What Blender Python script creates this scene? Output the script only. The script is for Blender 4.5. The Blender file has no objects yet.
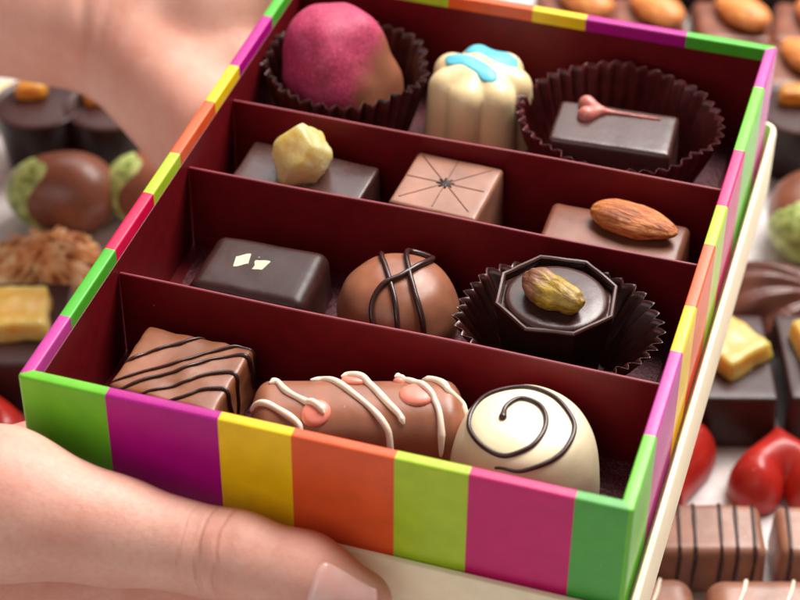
import bpy, bmesh, math, random
import numpy as np
from mathutils import Vector, Matrix, noise as mnoise
from mathutils.bvhtree import BVHTree
random.seed(7); rng = np.random.default_rng(7)
S = 0.01                        # everything below is written in centimetres
PI = math.pi
C = bpy.context.scene.collection
YAW = 0.2936                    # rows on the table run this way

# ------------------------------------------------------------------ objects
def thing(name, label, cat, loc=(0, 0, 0), rotz=0, group=None):
    o = bpy.data.objects.new(name, None); C.objects.link(o)
    o.empty_display_size = .01
    o.location = Vector(loc); o.rotation_euler = (0, 0, rotz)
    o['label'] = label; o['category'] = cat
    if group: o['group'] = group
    return o

def root_of(o):
    while o.parent: o = o.parent
    return o

def obj(name, vf, mats, parent=None, local=False, smooth=True, label=None, sharp=None):
    """one mesh object; coordinates are world cm unless local"""
    V, F = vf[0], vf[1]
    V = np.asarray(V, float).reshape(-1, 3)
    if parent is not None and not local:
        r = root_of(parent)
        V = V - np.array(r.location)
        a = -r.rotation_euler.z
        V = V @ np.array([[math.cos(a), -math.sin(a), 0], [math.sin(a), math.cos(a), 0], [0, 0, 1]]).T
    me = bpy.data.meshes.new(name)
    me.from_pydata(V.tolist(), [], [tuple(int(i) for i in f) for f in F])
    if not isinstance(mats, (list, tuple)): mats = [mats]
    for m in mats: me.materials.append(m)
    if len(vf) > 2: me.polygons.foreach_set('material_index', np.asarray(vf[2], dtype=np.int32))
    me.polygons.foreach_set('use_smooth', [smooth] * len(me.polygons))
    me.validate(); me.update()
    if sharp is not None: me.set_sharp_from_angle(angle=math.radians(sharp))
    o = bpy.data.objects.new(name, me); C.objects.link(o)
    if parent is not None: o.parent = parent
    if label: o['label'] = label
    return o

def dup(root, loc, rotz, label, group=None):
    r = root.copy(); C.objects.link(r)
    r.location = Vector(loc); r.rotation_euler = (0, 0, rotz); r['label'] = label
    if group: r['group'] = group
    for ch in list(root.children):
        c = ch.copy(); C.objects.link(c); c.parent = r
        for g in list(ch.children):
            d = g.copy(); C.objects.link(d); d.parent = c
    return r

def join(*parts):
    V = []; F = []; M = []; n = 0
    for i, p in enumerate(parts):
        v = np.asarray(p[0], float).reshape(-1, 3); V.append(v)
        F += [tuple(int(k) + n for k in f) for f in p[1]]
        M += list(p[2]) if len(p) > 2 else [0] * len(p[1])
        n += len(v)
    return np.concatenate(V), F, M

# ------------------------------------------------------------------ shapes
def nz(p, s, seed=0.0, octv=3):
    return mnoise.fractal(Vector((p[0] * s + seed, p[1] * s - seed * .7, p[2] * s + seed * 1.3)), 1.0, 2.0, octv)

def displaced(vf, amp, scale, seed=0.0, octv=2):
    V = np.asarray(vf[0], float).copy(); c = V.mean(0)
    for i, p in enumerate(V):
        d = p - c; L = np.linalg.norm(d)
        if L > 1e-6: V[i] = p + d / L * amp * nz(p, scale, seed, octv)
    return (V,) + tuple(vf[1:])

def rbox(sx, sy, sz, r, n=14, arc=4, taper=0.0, bulge=0.0):
    """rounded box, base centre at the origin; taper narrows the top"""
    h = np.array([sx, sy, sz]) / 2
    def line(hh):
        a = [-hh + r * (1 - math.cos(t)) * 1.0 for t in np.linspace(0, PI / 2, arc + 1)]
        m = list(np.linspace(-hh + r, hh - r, n + 1))[1:-1]
        return a + m + [-x for x in reversed(a)]
    L = [line(x) for x in h]
    idx = {}; V = []; F = []
    def vid(q):
        k = tuple(np.round(q, 5))
        if k not in idx:
            q = np.array(q); inn = np.clip(q, -(h - r), h - r); d = q - inn
            # map the square corner to the arc
            e = np.where(np.abs(d) > 0, d, 0); m = np.abs(e).max(); ln = np.linalg.norm(e)
            p = inn + (e / ln * r if ln > 1e-9 else 0)
            idx[k] = len(V); V.append(p)
        return idx[k]
    for ax in range(3):
        u, v = [(1, 2), (2, 0), (0, 1)][ax]
        for sg in (-1, 1):
            for i in range(len(L[u]) - 1):
                for j in range(len(L[v]) - 1):
                    q = []
                    for a, b in ((i, j), (i + 1, j), (i + 1, j + 1), (i, j + 1)):
                        c = [0, 0, 0]; c[ax] = sg * h[ax]; c[u] = L[u][a]; c[v] = L[v][b]; q.append(vid(c))
                    F.append(q if sg > 0 else q[::-1])
    V = np.array(V)
    k = 1 - taper * (V[:, 2] + h[2]) / sz
    V[:, 0] *= k; V[:, 1] *= k
    if bulge:
        w = np.clip(1 - (V[:, 0] / h[0]) ** 2, 0, 1) * np.clip(1 - (V[:, 1] / h[1]) ** 2, 0, 1)
        V[:, 2] += bulge * w * (V[:, 2] > 0)
    V[:, 2] += h[2]
    return V, F

def place(vf, loc=(0, 0, 0), rz=0.0, rx=0.0, ry=0.0, sc=1.0):
    M = np.array(Matrix.Rotation(rz, 3, 'Z') @ Matrix.Rotation(ry, 3, 'Y') @ Matrix.Rotation(rx, 3, 'X'))
    return ((np.asarray(vf[0], float) * sc) @ M.T + np.array(loc),) + tuple(vf[1:])

def lathe(prof, seg=64, fr=None):
    """prof (r, z) from bottom axis to top axis; fr(theta, i) scales radius"""
    V = []; F = []
    n = len(prof)
    for i, (r, z) in enumerate(prof):
        for k in range(seg):
            t = 2 * PI * k / seg
            q = r * (fr(t, i) if fr else 1)
            V.append((q * math.cos(t), q * math.sin(t), z))
    for i in range(n - 1):
        for k in range(seg):
            a = i * seg + k; b = i * seg + (k + 1) % seg
            F.append((a, b, b + seg, a + seg))
    F.append(tuple(reversed(range(seg)))); F.append(tuple(range((n - 1) * seg, n * seg)))
    return np.array(V), F

def spline(P, n=12):
    P = [np.array(p, float) for p in P]; out = []
    Q = [2 * P[0] - P[1]] + P + [2 * P[-1] - P[-2]]
    for i in range(1, len(Q) - 2):
        for t in np.linspace(0, 1, n, endpoint=False):
            a, b, c, d = Q[i - 1:i + 3]
            out.append(.5 * (2 * b + (c - a) * t + (2 * a - 5 * b + 4 * c - d) * t * t + (3 * b - a - 3 * c + d) * t ** 3))
    out.append(P[-1]); return np.array(out)

def tube(path, rad, seg=10):
    """rounded tube along path; rad a number or function of 0..1"""
    P = np.asarray(path, float); n = len(P)
    V = []; F = []
    T = np.gradient(P, axis=0); T /= np.linalg.norm(T, axis=1)[:, None] + 1e-9
    u = np.cross(T[0], [0.1, 0.2, 1.0]); u /= np.linalg.norm(u)
    rings = []
    for i in range(n):
        u = u - T[i] * (u @ T[i]); u /= np.linalg.norm(u); w = np.cross(T[i], u)
        r = rad(i / (n - 1)) if callable(rad) else rad
        rings.append((P[i], T[i], u.copy(), w, r))
    caps0 = [(math.cos(a), math.sin(a)) for a in (PI / 2 * .92, PI / 4)]
    allr = []
    p, t, uu, w, r = rings[0]
    for c, s_ in caps0: allr.append((p - t * r * s_, uu, w, r * c))
    for p, t, uu, w, r in rings: allr.append((p, uu, w, r))
    p, t, uu, w, r = rings[-1]
    for c, s_ in reversed(caps0): allr.append((p + t * r * s_, uu, w, r * c))
    for p, uu, w, r in allr:
        for k in range(seg):
            a = 2 * PI * k / seg; V.append(p + r * (math.cos(a) * uu + math.sin(a) * w))
    m = len(allr)
    for i in range(m - 1):
        for k in range(seg):
            a = i * seg + k; b = i * seg + (k + 1) % seg
            F.append((a, b, b + seg, a + seg))
    F.append(tuple(reversed(range(seg)))); F.append(tuple(range((m - 1) * seg, m * seg)))
    return np.array(V), F

def bvh(vf): return BVHTree.FromPolygons([tuple(v) for v in vf[0]], [tuple(int(i) for i in f) for f in vf[1]])

def drape(tree, P, r, lift=.35, n=10, over=False):
    """path laid on a surface (nearest point), lifted a little"""
    out = []
    for p in spline(P, n):
        q, nrm, _, _ = tree.find_nearest(Vector(p))
        if over:                            # runs over whatever lies on top
            h, hn_, _, _ = tree.ray_cast(Vector((p[0], p[1], 6)), Vector((0, 0, -1)))
            if h is not None and abs(h.z - q.z) < .3: q, nrm = h, hn_
        if nrm.z < -.2: nrm = -nrm
        out.append(np.array(q) + np.array(nrm) * r * lift)
    o = np.array(out)
    for _ in range(2): o[1:-1] = (o[:-2] + 2 * o[1:-1] + o[2:]) / 4
    return o

def wob(r, seed, amp=.34, taper=True):
    def f(t):
        k = 1 + amp * mnoise.noise(Vector((t * 5 + seed, seed * 3.1, 0)))
        if taper: k *= min(1, .45 + 6 * t, .45 + 6 * (1 - t))
        return r * k
    return f

# ------------------------------------------------------------------ signed distance bodies
def rcone(P, a, b, r1, r2):
    a = np.array(a, float); b = np.array(b, float)
    ba = b - a; l2 = ba @ ba; rr = r1 - r2; a2 = l2 - rr * rr; il2 = 1 / l2
    pa = P - a; y = pa @ ba; z = y - l2
    x2 = ((pa * l2 - y[..., None] * ba) ** 2).sum(-1)
    y2 = y * y * l2; z2 = z * z * l2
    k = np.sign(rr) * rr * rr * x2
    d = (np.sqrt(x2 * a2 * il2) + y * rr) * il2 - r1
    d = np.where(np.sign(z) * a2 * z2 > k, np.sqrt(x2 + z2) * il2 - r2, d)
    d = np.where(np.sign(y) * a2 * y2 < k, np.sqrt(x2 + y2) * il2 - r1, d)
    return d

def smin(a, b, k):
    h = np.clip(.5 + .5 * (b - a) / k, 0, 1)
    return b * (1 - h) + a * h - k * h * (1 - h)

def ell(P, c, r, R=None):
    q = P - np.array(c, float)
    if R is not None: q = q @ R
    r = np.array(r, float)
    k0 = np.linalg.norm(q / r, axis=-1); k1 = np.linalg.norm(q / (r * r), axis=-1) + 1e-9
    return k0 * (k0 - 1) / k1

def nets(f, lo, hi, res):
    lo = np.array(lo, float); hi = np.array(hi, float)
    n = np.ceil((hi - lo) / res).astype(int) + 1
    g = np.stack(np.meshgrid(*[lo[i] + res * np.arange(n[i]) for i in range(3)], indexing='ij'), -1)
    D = f(g.reshape(-1, 3)).reshape(n)
    ins = D < 0
    cnt = np.zeros(n - 1, int); acc = np.zeros(tuple(n - 1) + (3,)); num = np.zeros(n - 1)
    cor = [(i, j, k) for i in (0, 1) for j in (0, 1) for k in (0, 1)]
    sl = lambda c: tuple(slice(c[i], n[i] - 1 + c[i]) for i in range(3))
    for c in cor: cnt += ins[sl(c)]
    act = (cnt > 0) & (cnt < 8)
    for c in cor:
        for ax in range(3):
            if c[ax] == 0:
                d = list(c); d[ax] = 1
                A = D[sl(c)]; B = D[sl(tuple(d))]
                cr = ((A < 0) != (B < 0)) & act
                t = np.where(cr, A / np.where(cr, A - B, 1), 0)
                off = np.array(c, float)
                for k in range(3):
                    acc[..., k] += np.where(cr, off[k] + (t if k == ax else 0), 0)
                num += cr
    ids = -np.ones(n - 1, int); I = np.argwhere(act); ids[act] = np.arange(len(I))
    V = lo + res * (I + acc[act] / num[act][:, None])
    F = []
    for ax in range(3):
        u, v = [(1, 2), (2, 0), (0, 1)][ax]
        s0 = [slice(1, n[i] - 1) for i in range(3)]; s0[ax] = slice(0, n[ax] - 1)
        s1 = list(s0); s1[ax] = slice(1, n[ax])
        a = ins[tuple(s0)]; b = ins[tuple(s1)]
        for flip, msk in ((False, a & ~b), (True, ~a & b)):
            Q = np.argwhere(msk)
            off = np.ones(3, int); off[ax] = 0; Q = Q + off
            eu = np.zeros(3, int); eu[u] = 1; ev = np.zeros(3, int); ev[v] = 1
            q = [Q - eu - ev, Q - ev, Q, Q - eu]
            q = [ids[x[:, 0], x[:, 1], x[:, 2]] for x in q]
            if flip: q = q[::-1]
            F.append(np.stack(q, 1))
    F = np.concatenate(F); F = F[(F >= 0).all(1)]
    return V, F

def relax(vf, it=2, lam=.5):
    V = np.asarray(vf[0], float).copy(); F = np.asarray(vf[1])
    E = np.concatenate([F[:, [i, (i + 1) % 4]] for i in range(4)])
    E = np.concatenate([E, E[:, ::-1]])
    deg = np.bincount(E[:, 0], minlength=len(V)).astype(float)[:, None]
    for _ in range(it):
        s = np.zeros_like(V); np.add.at(s, E[:, 0], V[E[:, 1]])
        V += lam * (s / np.maximum(deg, 1) - V)
    return V, F

# ------------------------------------------------------------------ materials
def lin(c):
    return tuple((x / 255 / 12.92 if x / 255 <= .04045 else ((x / 255 + .055) / 1.055) ** 2.4) for x in c) + (1,)

class Mat:
    def __init__(s, name, col, rough=.5, **kw):
        s.m = bpy.data.materials.new(name); s.m.use_nodes = True
        s.t = s.m.node_tree; s.b = s.t.nodes['Principled BSDF']
        s.b.inputs['Base Color'].default_value = lin(col)
        s.b.inputs['Roughness'].default_value = rough
        for k, v in kw.items(): s.b.inputs[k].default_value = v
        tc = s.t.nodes.new('ShaderNodeTexCoord'); sc = s.t.nodes.new('ShaderNodeVectorMath'); sc.operation = 'SCALE'
        sc.inputs['Scale'].default_value = 100.0
        s.t.links.new(tc.outputs['Object'], sc.inputs[0]); s.co = sc.outputs[0]
        s.col = None; s.last_bump = None
    def new(s, t, **kw):
        n = s.t.nodes.new(t)
        for k, v in kw.items(): setattr(n, k, v)
        return n
    def L(s, a, b): s.t.links.new(a, b)
    def mapped(s, scale=(1, 1, 1), rot=(0, 0, 0), loc=(0, 0, 0)):
        n = s.new('ShaderNodeMapping'); s.L(s.co, n.inputs[0])
        n.inputs['Scale'].default_value = scale; n.inputs['Rotation'].default_value = rot; n.inputs['Location'].default_value = loc
        return n.outputs[0]
    def noise(s, scale, detail=3, co=None, rough=.5, dist=0.0):
        n = s.new('ShaderNodeTexNoise'); s.L(co or s.co, n.inputs['Vector'])
        n.inputs['Scale'].default_value = scale; n.inputs['Detail'].default_value = detail
        n.inputs['Roughness'].default_value = rough; n.inputs['Distortion'].default_value = dist
        return n.outputs['Fac']
    def ramp(s, fac, stops):
        n = s.new('ShaderNodeValToRGB'); s.L(fac, n.inputs[0]); e = n.color_ramp.elements
        while len(e) < len(stops): e.new(.5)
        for i, (p, c) in enumerate(stops):
            e[i].position = p; e[i].color = lin(c) if len(c) == 3 else c
        return n.outputs[0]
    def setcol(s, out): s.col = out; s.L(out, s.b.inputs['Base Color'])
    def mix(s, fac, a, b):
        n = s.new('ShaderNodeMix', data_type='RGBA')
        if isinstance(fac, (int, float)): n.inputs[0].default_value = fac
        else: s.L(fac, n.inputs[0])
        for k, v in ((6, a), (7, b)):
            if isinstance(v, tuple): n.inputs[k].default_value = lin(v)
            else: s.L(v, n.inputs[k])
        return n.outputs[2]
    def bump(s, h, strength=.3, dist=.02):
        n = s.new('ShaderNodeBump'); n.inputs['Strength'].default_value = strength
        n.inputs['Distance'].default_value = dist * S
        s.L(h, n.inputs['Height'])
        if s.last_bump: s.L(s.last_bump, n.inputs['Normal'])
        s.last_bump = n.outputs[0]; s.L(n.outputs[0], s.b.inputs['Normal']); return s
    def vary_rough(s, fac, a, b):
        n = s.new('ShaderNodeMapRange'); s.L(fac, n.inputs[0])
        n.inputs[3].default_value = a; n.inputs[4].default_value = b; s.L(n.outputs[0], s.b.inputs['Roughness']); return s

def sss(m, w, rad, scale=1.0):
    m.b.inputs['Subsurface Weight'].default_value = w
    m.b.inputs['Subsurface Radius'].default_value = rad
    m.b.inputs['Subsurface Scale'].default_value = scale * S

def specks(m, rough, scale=1.7, size=.05, col=(196, 160, 132), keep=.78):
    v = m.new('ShaderNodeTexVoronoi'); v.inputs['Scale'].default_value = scale; m.L(m.co, v.inputs['Vector'])
    near = m.new('ShaderNodeMath', operation='LESS_THAN'); m.L(v.outputs['Distance'], near.inputs[0]); near.inputs[1].default_value = size
    sp = m.new('ShaderNodeSeparateColor'); m.L(v.outputs['Color'], sp.inputs[0])
    big = m.new('ShaderNodeMath', operation='GREATER_THAN'); m.L(sp.outputs[0], big.inputs[0]); big.inputs[1].default_value = keep
    f = m.new('ShaderNodeMath', operation='MULTIPLY'); m.L(near.outputs[0], f.inputs[0]); m.L(big.outputs[0], f.inputs[1])
    f2 = m.new('ShaderNodeMath', operation='MULTIPLY'); m.L(f.outputs[0], f2.inputs[0]); f2.inputs[1].default_value = .6
    m.setcol(m.mix(f2.outputs[0], m.col, col))

def choc(name, c, rough=.36, var=.12, bumps=.25, lump=.0, w=0.0, spec=.5):
    m = Mat(name, c, rough); m.b.inputs['Specular IOR Level'].default_value = spec
    d = tuple(x * (1 - var) for x in c); l = tuple(min(255, x * (1 + var)) for x in c)
    n1 = m.noise(.9, 4)
    m.setcol(m.ramp(n1, [(.3, d), (.7, l)]))
    n2 = m.noise(5, 3); m.vary_rough(n2, rough - .08, rough + .12)
    m.bump(m.noise(1.3, 3), bumps, .06)
    m.bump(m.noise(14, 3), .12, .012)
    # pinholes and crumbs
    v = m.new('ShaderNodeTexVoronoi'); v.inputs['Scale'].default_value = 3.2; m.L(m.co, v.inputs['Vector'])
    r = m.ramp(v.outputs['Distance'], [(0.0, (0, 0, 0, 1)), (.05, (1, 1, 1, 1))])
    m.bump(r, .18, .03)
    specks(m, rough)
    if w: sss(m, w, (.5, .36, .24), .22)
    return m.m

def paper(name, c, rough=.42, tex=.1, spec=.5, var=.06):
    m = Mat(name, c, rough); m.b.inputs['Specular IOR Level'].default_value = spec
    d = tuple(x * (1 - var) for x in c); l = tuple(min(255, x * (1 + var)) for x in c)
    m.setcol(m.ramp(m.noise(2.0, 5), [(.3, d), (.7, l)]))
    m.bump(m.noise(26, 3), tex, .014); m.bump(m.noise(.7, 2), .15, .05); m.bump(m.noise(6, 5, m.mapped((1, 1, .3))), tex * .6, .015)
    m.vary_rough(m.noise(3, 4), rough - .06, rough + .1); specks(m, rough, 1.3, .04, tuple(min(255, x * .55 + 90) for x in c), .86)
    return m.m

M = {}
M['milk'] = choc('milk_chocolate', (152, 94, 68))
M['milk_pink'] = choc('rosy_milk_chocolate', (152, 102, 80), .37)
M['milk_dark'] = choc('deep_milk_chocolate', (126, 74, 54), .33)
M['caramel'] = choc('caramel_milk_chocolate', (146, 87, 56), .36)
M['dark'] = choc('dark_chocolate', (56, 28, 25), .36, spec=.28)
M['dark_grey'] = choc('glossy_dark_chocolate', (72, 42, 38), .27)  # a touch lighter and smoother than the plain dark chocolate
M['black'] = choc('bitter_chocolate', (36, 17, 14), .28, spec=.22)
M['dark_bg'] = choc('dark_block_chocolate', (58, 32, 29), .32, spec=.3)
M['line'] = choc('dark_drizzle', (58, 32, 30), .28)
M['white'] = choc('white_chocolate', (241, 214, 164), .32, .04, w=.25)
M['ivory'] = choc('ivory_chocolate', (246, 228, 190), .32, .03, w=.25)
M['whitedrizzle'] = choc('white_drizzle', (246, 226, 204), .35, .04, w=.3)
M['dark_rim'] = choc('dark_chocolate_edge', (74, 38, 31), .3)
M['score'] = choc('score_brown', (112, 66, 50), .4)
M['pinkdot'] = choc('pink_icing', (238, 142, 122), .35, .06, w=.3)
M['pinkheart'] = choc('rose_icing', (196, 112, 100), .36, .06, w=.2)
M['blue'] = choc('turquoise_icing', (98, 196, 216), .4, .06, w=.15)
M['red'] = choc('red_cocoa_butter', (172, 34, 24), .36, .1)
M['maroon'] = paper('maroon_paper', (106, 12, 20), .42, spec=.28)
M['maroonedge'] = paper('maroon_card_edge', (140, 44, 54), .5)
M['cream'] = paper('cream_card', (253, 232, 196), .5, .12, var=.02)
M['table'] = paper('white_cloth', (206, 198, 196), .6, .3)

STR = dict(meadow=(108, 190, 42), green=(110, 196, 52), dgreen=(84, 168, 72), purple=(178, 10, 130), yellow=(246, 200, 20), orange=(232, 92, 44), lime=(178, 204, 46), pink=(204, 36, 108), red=(232, 14, 76), violet=(196, 62, 150), leaf=(78, 178, 46))
STRK = list(STR)
for k, v in STR.items(): M['s_' + k] = paper('stripe_' + k, v, .34, .16, .36, .03)

# embossed dark pad paper
m = Mat('pad_paper', (58, 22, 30), .55)
v = m.new('ShaderNodeTexVoronoi'); v.inputs['Scale'].default_value = 9; m.L(m.co, v.inputs['Vector'])
m.setcol(m.ramp(m.noise(16, 4), [(.35, (72, 26, 34)), (.72, (132, 66, 74))])); m.bump(v.outputs['Distance'], .6, .05); m.bump(m.noise(22, 3), .5, .03)
M['pad'] = m.m

def cup_mat(name, c, rough=.32):
    m = Mat(name, c, rough)
    m.setcol(m.ramp(m.noise(3, 4), [(.3, tuple(x * .8 for x in c)), (.7, tuple(x * 1.15 for x in c))]))
    m.bump(m.noise(20, 3), .15, .015); return m.m
M['cup_brown'] = cup_mat('brown_glassine', (70, 32, 26)); M['cup_red'] = cup_mat('maroon_glassine', (88, 26, 28), .36); M['cup_black'] = cup_mat('black_glassine', (64, 28, 23), .28)

# skin
def skin_mat(name, creases):
    m = Mat(name, (232, 172, 152), .44)
    a = m.noise(.5, 4, rough=.6); b = m.noise(7, 5)
    base = m.mix(m.ramp(a, [(.36, (0, 0, 0, 1)), (.68, (1, 1, 1, 1))]), (236, 182, 162), (226, 156, 136))
    m.setcol(m.mix(m.ramp(b, [(.42, (0, 0, 0, 1)), (.75, (.4, .4, .4, 1))]), base, (220, 146, 126)))
    v = m.new('ShaderNodeTexVoronoi', feature='DISTANCE_TO_EDGE'); v.inputs['Scale'].default_value = 11
    wv = m.noise(2.2, 3); cm = m.new('ShaderNodeVectorMath', operation='ADD'); m.L(m.mapped((1, 1.5, 1)), cm.inputs[0]); m.L(wv, cm.inputs[1]); m.L(cm.outputs[0], v.inputs['Vector'])
    m.bump(m.ramp(v.outputs['Distance'], [(0, (0, 0, 0, 1)), (.12, (1, 1, 1, 1))]), .3, .016)
    m.bump(m.noise(2.4, 5, rough=.65), .3, .07); m.bump(m.noise(30, 3), .2, .012)
    m.vary_rough(m.noise(3, 3), .38, .55)
    if creases:
        sp = m.new('ShaderNodeSeparateXYZ'); m.L(m.co, sp.inputs[0])
        k = m.new('ShaderNodeMath', operation='MULTIPLY_ADD'); m.L(sp.outputs[2], k.inputs[0]); k.inputs[1].default_value = .16; m.L(sp.outputs[0], k.inputs[2])
        k2 = m.new('ShaderNodeMath', operation='MULTIPLY_ADD'); m.L(m.noise(1.3, 3), k2.inputs[0]); k2.inputs[1].default_value = .22; m.L(k.outputs[0], k2.inputs[2])
        mr = m.new('ShaderNodeMapRange'); m.L(k2.outputs[0], mr.inputs[0]); mr.inputs[1].default_value = 6.05; mr.inputs[2].default_value = 8.55
        st = [(0, (1, 1, 1, 1))]
        for c_, w_, d_ in ((.2, .03, .55), (.37, .035, .15), (.54, .035, .1)):
            st += [(c_ - w_, (1, 1, 1, 1)), (c_, (d_, d_, d_, 1)), (c_ + w_, (1, 1, 1, 1))]
        m.bump(m.ramp(mr.outputs[0], st), .55, .08)
    sss(m, .35, (1.0, .32, .18), .4)
    return m.m
M['skin'] = skin_mat('skin', False); M['skin_thumb'] = skin_mat('skin_with_joint_creases', True)
m = Mat('fingernail', (236, 186, 174), .18); m.setcol(m.ramp(m.noise(1.2, 2), [(.3, (238, 176, 164)), (.7, (248, 206, 196))])); m.bump(m.noise(4, 2, m.mapped((.5, 3, 3))), .12, .02); sss(m, .3, (1, .4, .3), .15)
M['nail'] = m.m

# nuts and sugar
m = Mat('almond_skin', (176, 96, 44), .52)
st = m.noise(1.0, 5, m.mapped((1.0, 7, 7)), .6, .4)
m.setcol(m.ramp(st, [(.32, (120, 56, 24)), (.5, (194, 106, 48)), (.68, (228, 152, 86))]))
m.bump(st, 1.0, .1); m.bump(m.noise(12, 4), .4, .03); M['almond'] = m.m
m = Mat('orange_almond', (206, 116, 56), .5)
st = m.noise(1.0, 4, m.mapped((1.0, 6, 6)), .6)
m.setcol(m.ramp(st, [(.3, (206, 112, 46)), (.7, (248, 168, 98))])); m.bump(st, .5, .05); M['almond_bg'] = m.m
m = Mat('pistachio_kernel', (150, 130, 40), .45)
st = m.noise(1.4, 5, m.mapped((1.2, 3.4, 3.4)), .62, .6)
g = m.ramp(st, [(.28, (92, 58, 26)), (.42, (136, 100, 26)), (.56, (178, 142, 44)), (.74, (134, 128, 40))])
sx = m.new('ShaderNodeSeparateXYZ'); m.L(m.co, sx.inputs[0])
en = m.new('ShaderNodeMath', operation='MULTIPLY_ADD'); m.L(st, en.inputs[0]); en.inputs[1].default_value = .9; m.L(sx.outputs[0], en.inputs[2])
m.setcol(m.mix(m.ramp(en.outputs[0], [(0.0, (1, 1, 1, 1)), (.25, (0, 0, 0, 1))]), g, (134, 84, 58)))
m.bump(st, .8, .07); m.bump(m.noise(9, 4), .3, .03); M['pistachio'] = m.m
def sugar(name, c1, c2):
    m = Mat(name, c1, .42); m.setcol(m.ramp(m.noise(1.0, 4, dist=.5), [(.35, c2), (.68, c1)]))
    v = m.new('ShaderNodeTexVoronoi'); v.inputs['Scale'].default_value = 9; m.L(m.co, v.inputs['Vector'])
    m.bump(v.outputs['Distance'], .3, .03); m.bump(m.noise(3, 4), .25, .06); m.bump(m.noise(25, 3), .3, .02)
    sss(m, .9, (1, .85, .5), .8); m.b.inputs['Coat Weight'].default_value = .25; m.b.inputs['Transmission Weight'].default_value = .3; return m.m
M['ginger'] = sugar('candied_ginger', (254, 232, 182), (249, 206, 112))
M['ginger_bg'] = sugar('candied_peel', (250, 214, 124), (238, 176, 62))
M['nut_bg'] = sugar('glazed_nut', (236, 176, 60), (206, 128, 26))
M['goldflake'] = choc('white_flakes', (238, 226, 176), .5, .05)

# raspberry powder over milk chocolate
m = Mat('raspberry_dust', (190, 50, 90), .5)
sx = m.new('ShaderNodeSeparateXYZ'); m.L(m.co, sx.inputs[0])
e = m.new('ShaderNodeMath', operation='MULTIPLY_ADD'); m.L(m.noise(1.1, 5, rough=.65), e.inputs[0]); e.inputs[1].default_value = 1.7; m.L(sx.outputs[0], e.inputs[2])
e2 = m.new('ShaderNodeMath', operation='MULTIPLY_ADD'); m.L(sx.outputs[2], e2.inputs[0]); e2.inputs[1].default_value = -.28; m.L(e.outputs[0], e2.inputs[2])
fac = m.new('ShaderNodeMapRange'); m.L(e2.outputs[0], fac.inputs[0]); fac.inputs[1].default_value = .55; fac.inputs[2].default_value = 1.2
dust0 = m.ramp(m.noise(10, 5, rough=.7), [(.3, (150, 38, 70)), (.55, (196, 58, 98)), (.8, (220, 104, 134))])
dust = m.mix(m.ramp(m.noise(1.6, 5, rough=.6), [(.5, (0, 0, 0, 1)), (.75, (.7, .7, .7, 1))]), dust0, (140, 40, 66))
m.setcol(m.mix(fac.outputs[0], dust, (146, 88, 64))); m.vary_rough(fac.outputs[0], .62, .33)
m.bump(m.noise(1.4, 3), .3, .08); m.bump(m.noise(18, 4), .3, .02); M['raspberry'] = m.m

# milk truffle with a green brushed end (table)
m = Mat('green_brushed_cocoa', (150, 176, 76), .4)
m.setcol(m.ramp(m.noise(3, 5), [(.34, (116, 134, 60)), (.62, (190, 204, 124))])); m.bump(m.noise(4, 3), .3, .05); M['greencap'] = m.m
m = Mat('toasted_flakes', (196, 126, 66), .45)
m.setcol(m.ramp(m.noise(1.6, 4), [(.32, (150, 76, 38)), (.46, (236, 164, 100)), (.62, (255, 220, 166))])); m.bump(m.noise(5, 3), .4, .05); M['flakes'] = m.m
m = Mat('shell_orange_tip', (226, 146, 92), .36); M['shelltip'] = m.m
M['shellbrown'] = choc('ribbed_shell_chocolate', (98, 54, 42), .3)

# ------------------------------------------------------------------ gift box
W, D, T, Y0 = 15.0, 19.7, .33, -.3
FLOOR = -3.42
gift = thing('gift_box', 'open striped cardboard chocolate box with maroon inside and three dividers, held in two hands', 'box', (7.5, 9.85, -3.8))
front = [(2.27, 'meadow'), (5.11, 'purple'), (6.92, 'yellow'), (9.42, 'orange'), (11.18, 'lime'), (13.65, 'pink'), (15, 'dgreen')]
right = [(2.24, 'green'), (5.33, 'violet'), (7.14, 'yellow'), (9.72, 'orange'), (11.49, 'lime'), (14.12, 'pink'), (17.34, 'green'), (19.7, 'violet')]
back = [(2.4, 'green'), (5.02, 'lime'), (7.65, 'orange'), (9.29, 'yellow'), (12.33, 'purple'), (15, 'leaf')]
left = [(2.08, 'violet'), (4.87, 'leaf'), (7.4, 'red'), (9.3, 'lime'), (11.93, 'orange'), (13.85, 'yellow'), (16.65, 'purple'), (19.7, 'leaf')]

def ring(inset, rad, z, stops, w=W, d=D - Y0, x0=0, y0=Y0):
    """rounded rectangle counter-clockwise, cut at the stripe borders; returns points"""
    r = max(rad - inset, .012); a0, a1, b0, b1 = x0 + inset, x0 + w - inset, y0 + inset, y0 + d - inset
    P = []
    def arc(cx, cy, s):
        for t in np.linspace(s, s + PI / 2, 5): P.append((cx + r * math.cos(t), cy + r * math.sin(t), z))
    arc(a0 + r, b0 + r, PI)
    for s in stops[0]: P.append((min(max(s, a0 + r + .01), a1 - r - .01), b0, z))
    arc(a1 - r, b0 + r, 1.5 * PI)
    for s in stops[1]: P.append((a1, min(max(s, b0 + r + .01), b1 - r - .01), z))
    arc(a1 - r, b1 - r, 0)
    for s in stops[2]: P.append((min(max(s, a0 + r + .01), a1 - r - .01), b1, z))
    arc(a0 + r, b1 - r, .5 * PI)
    for s in stops[3]: P.append((a0, min(max(s, b0 + r + .01), b1 - r - .01), z))
    return P

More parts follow.
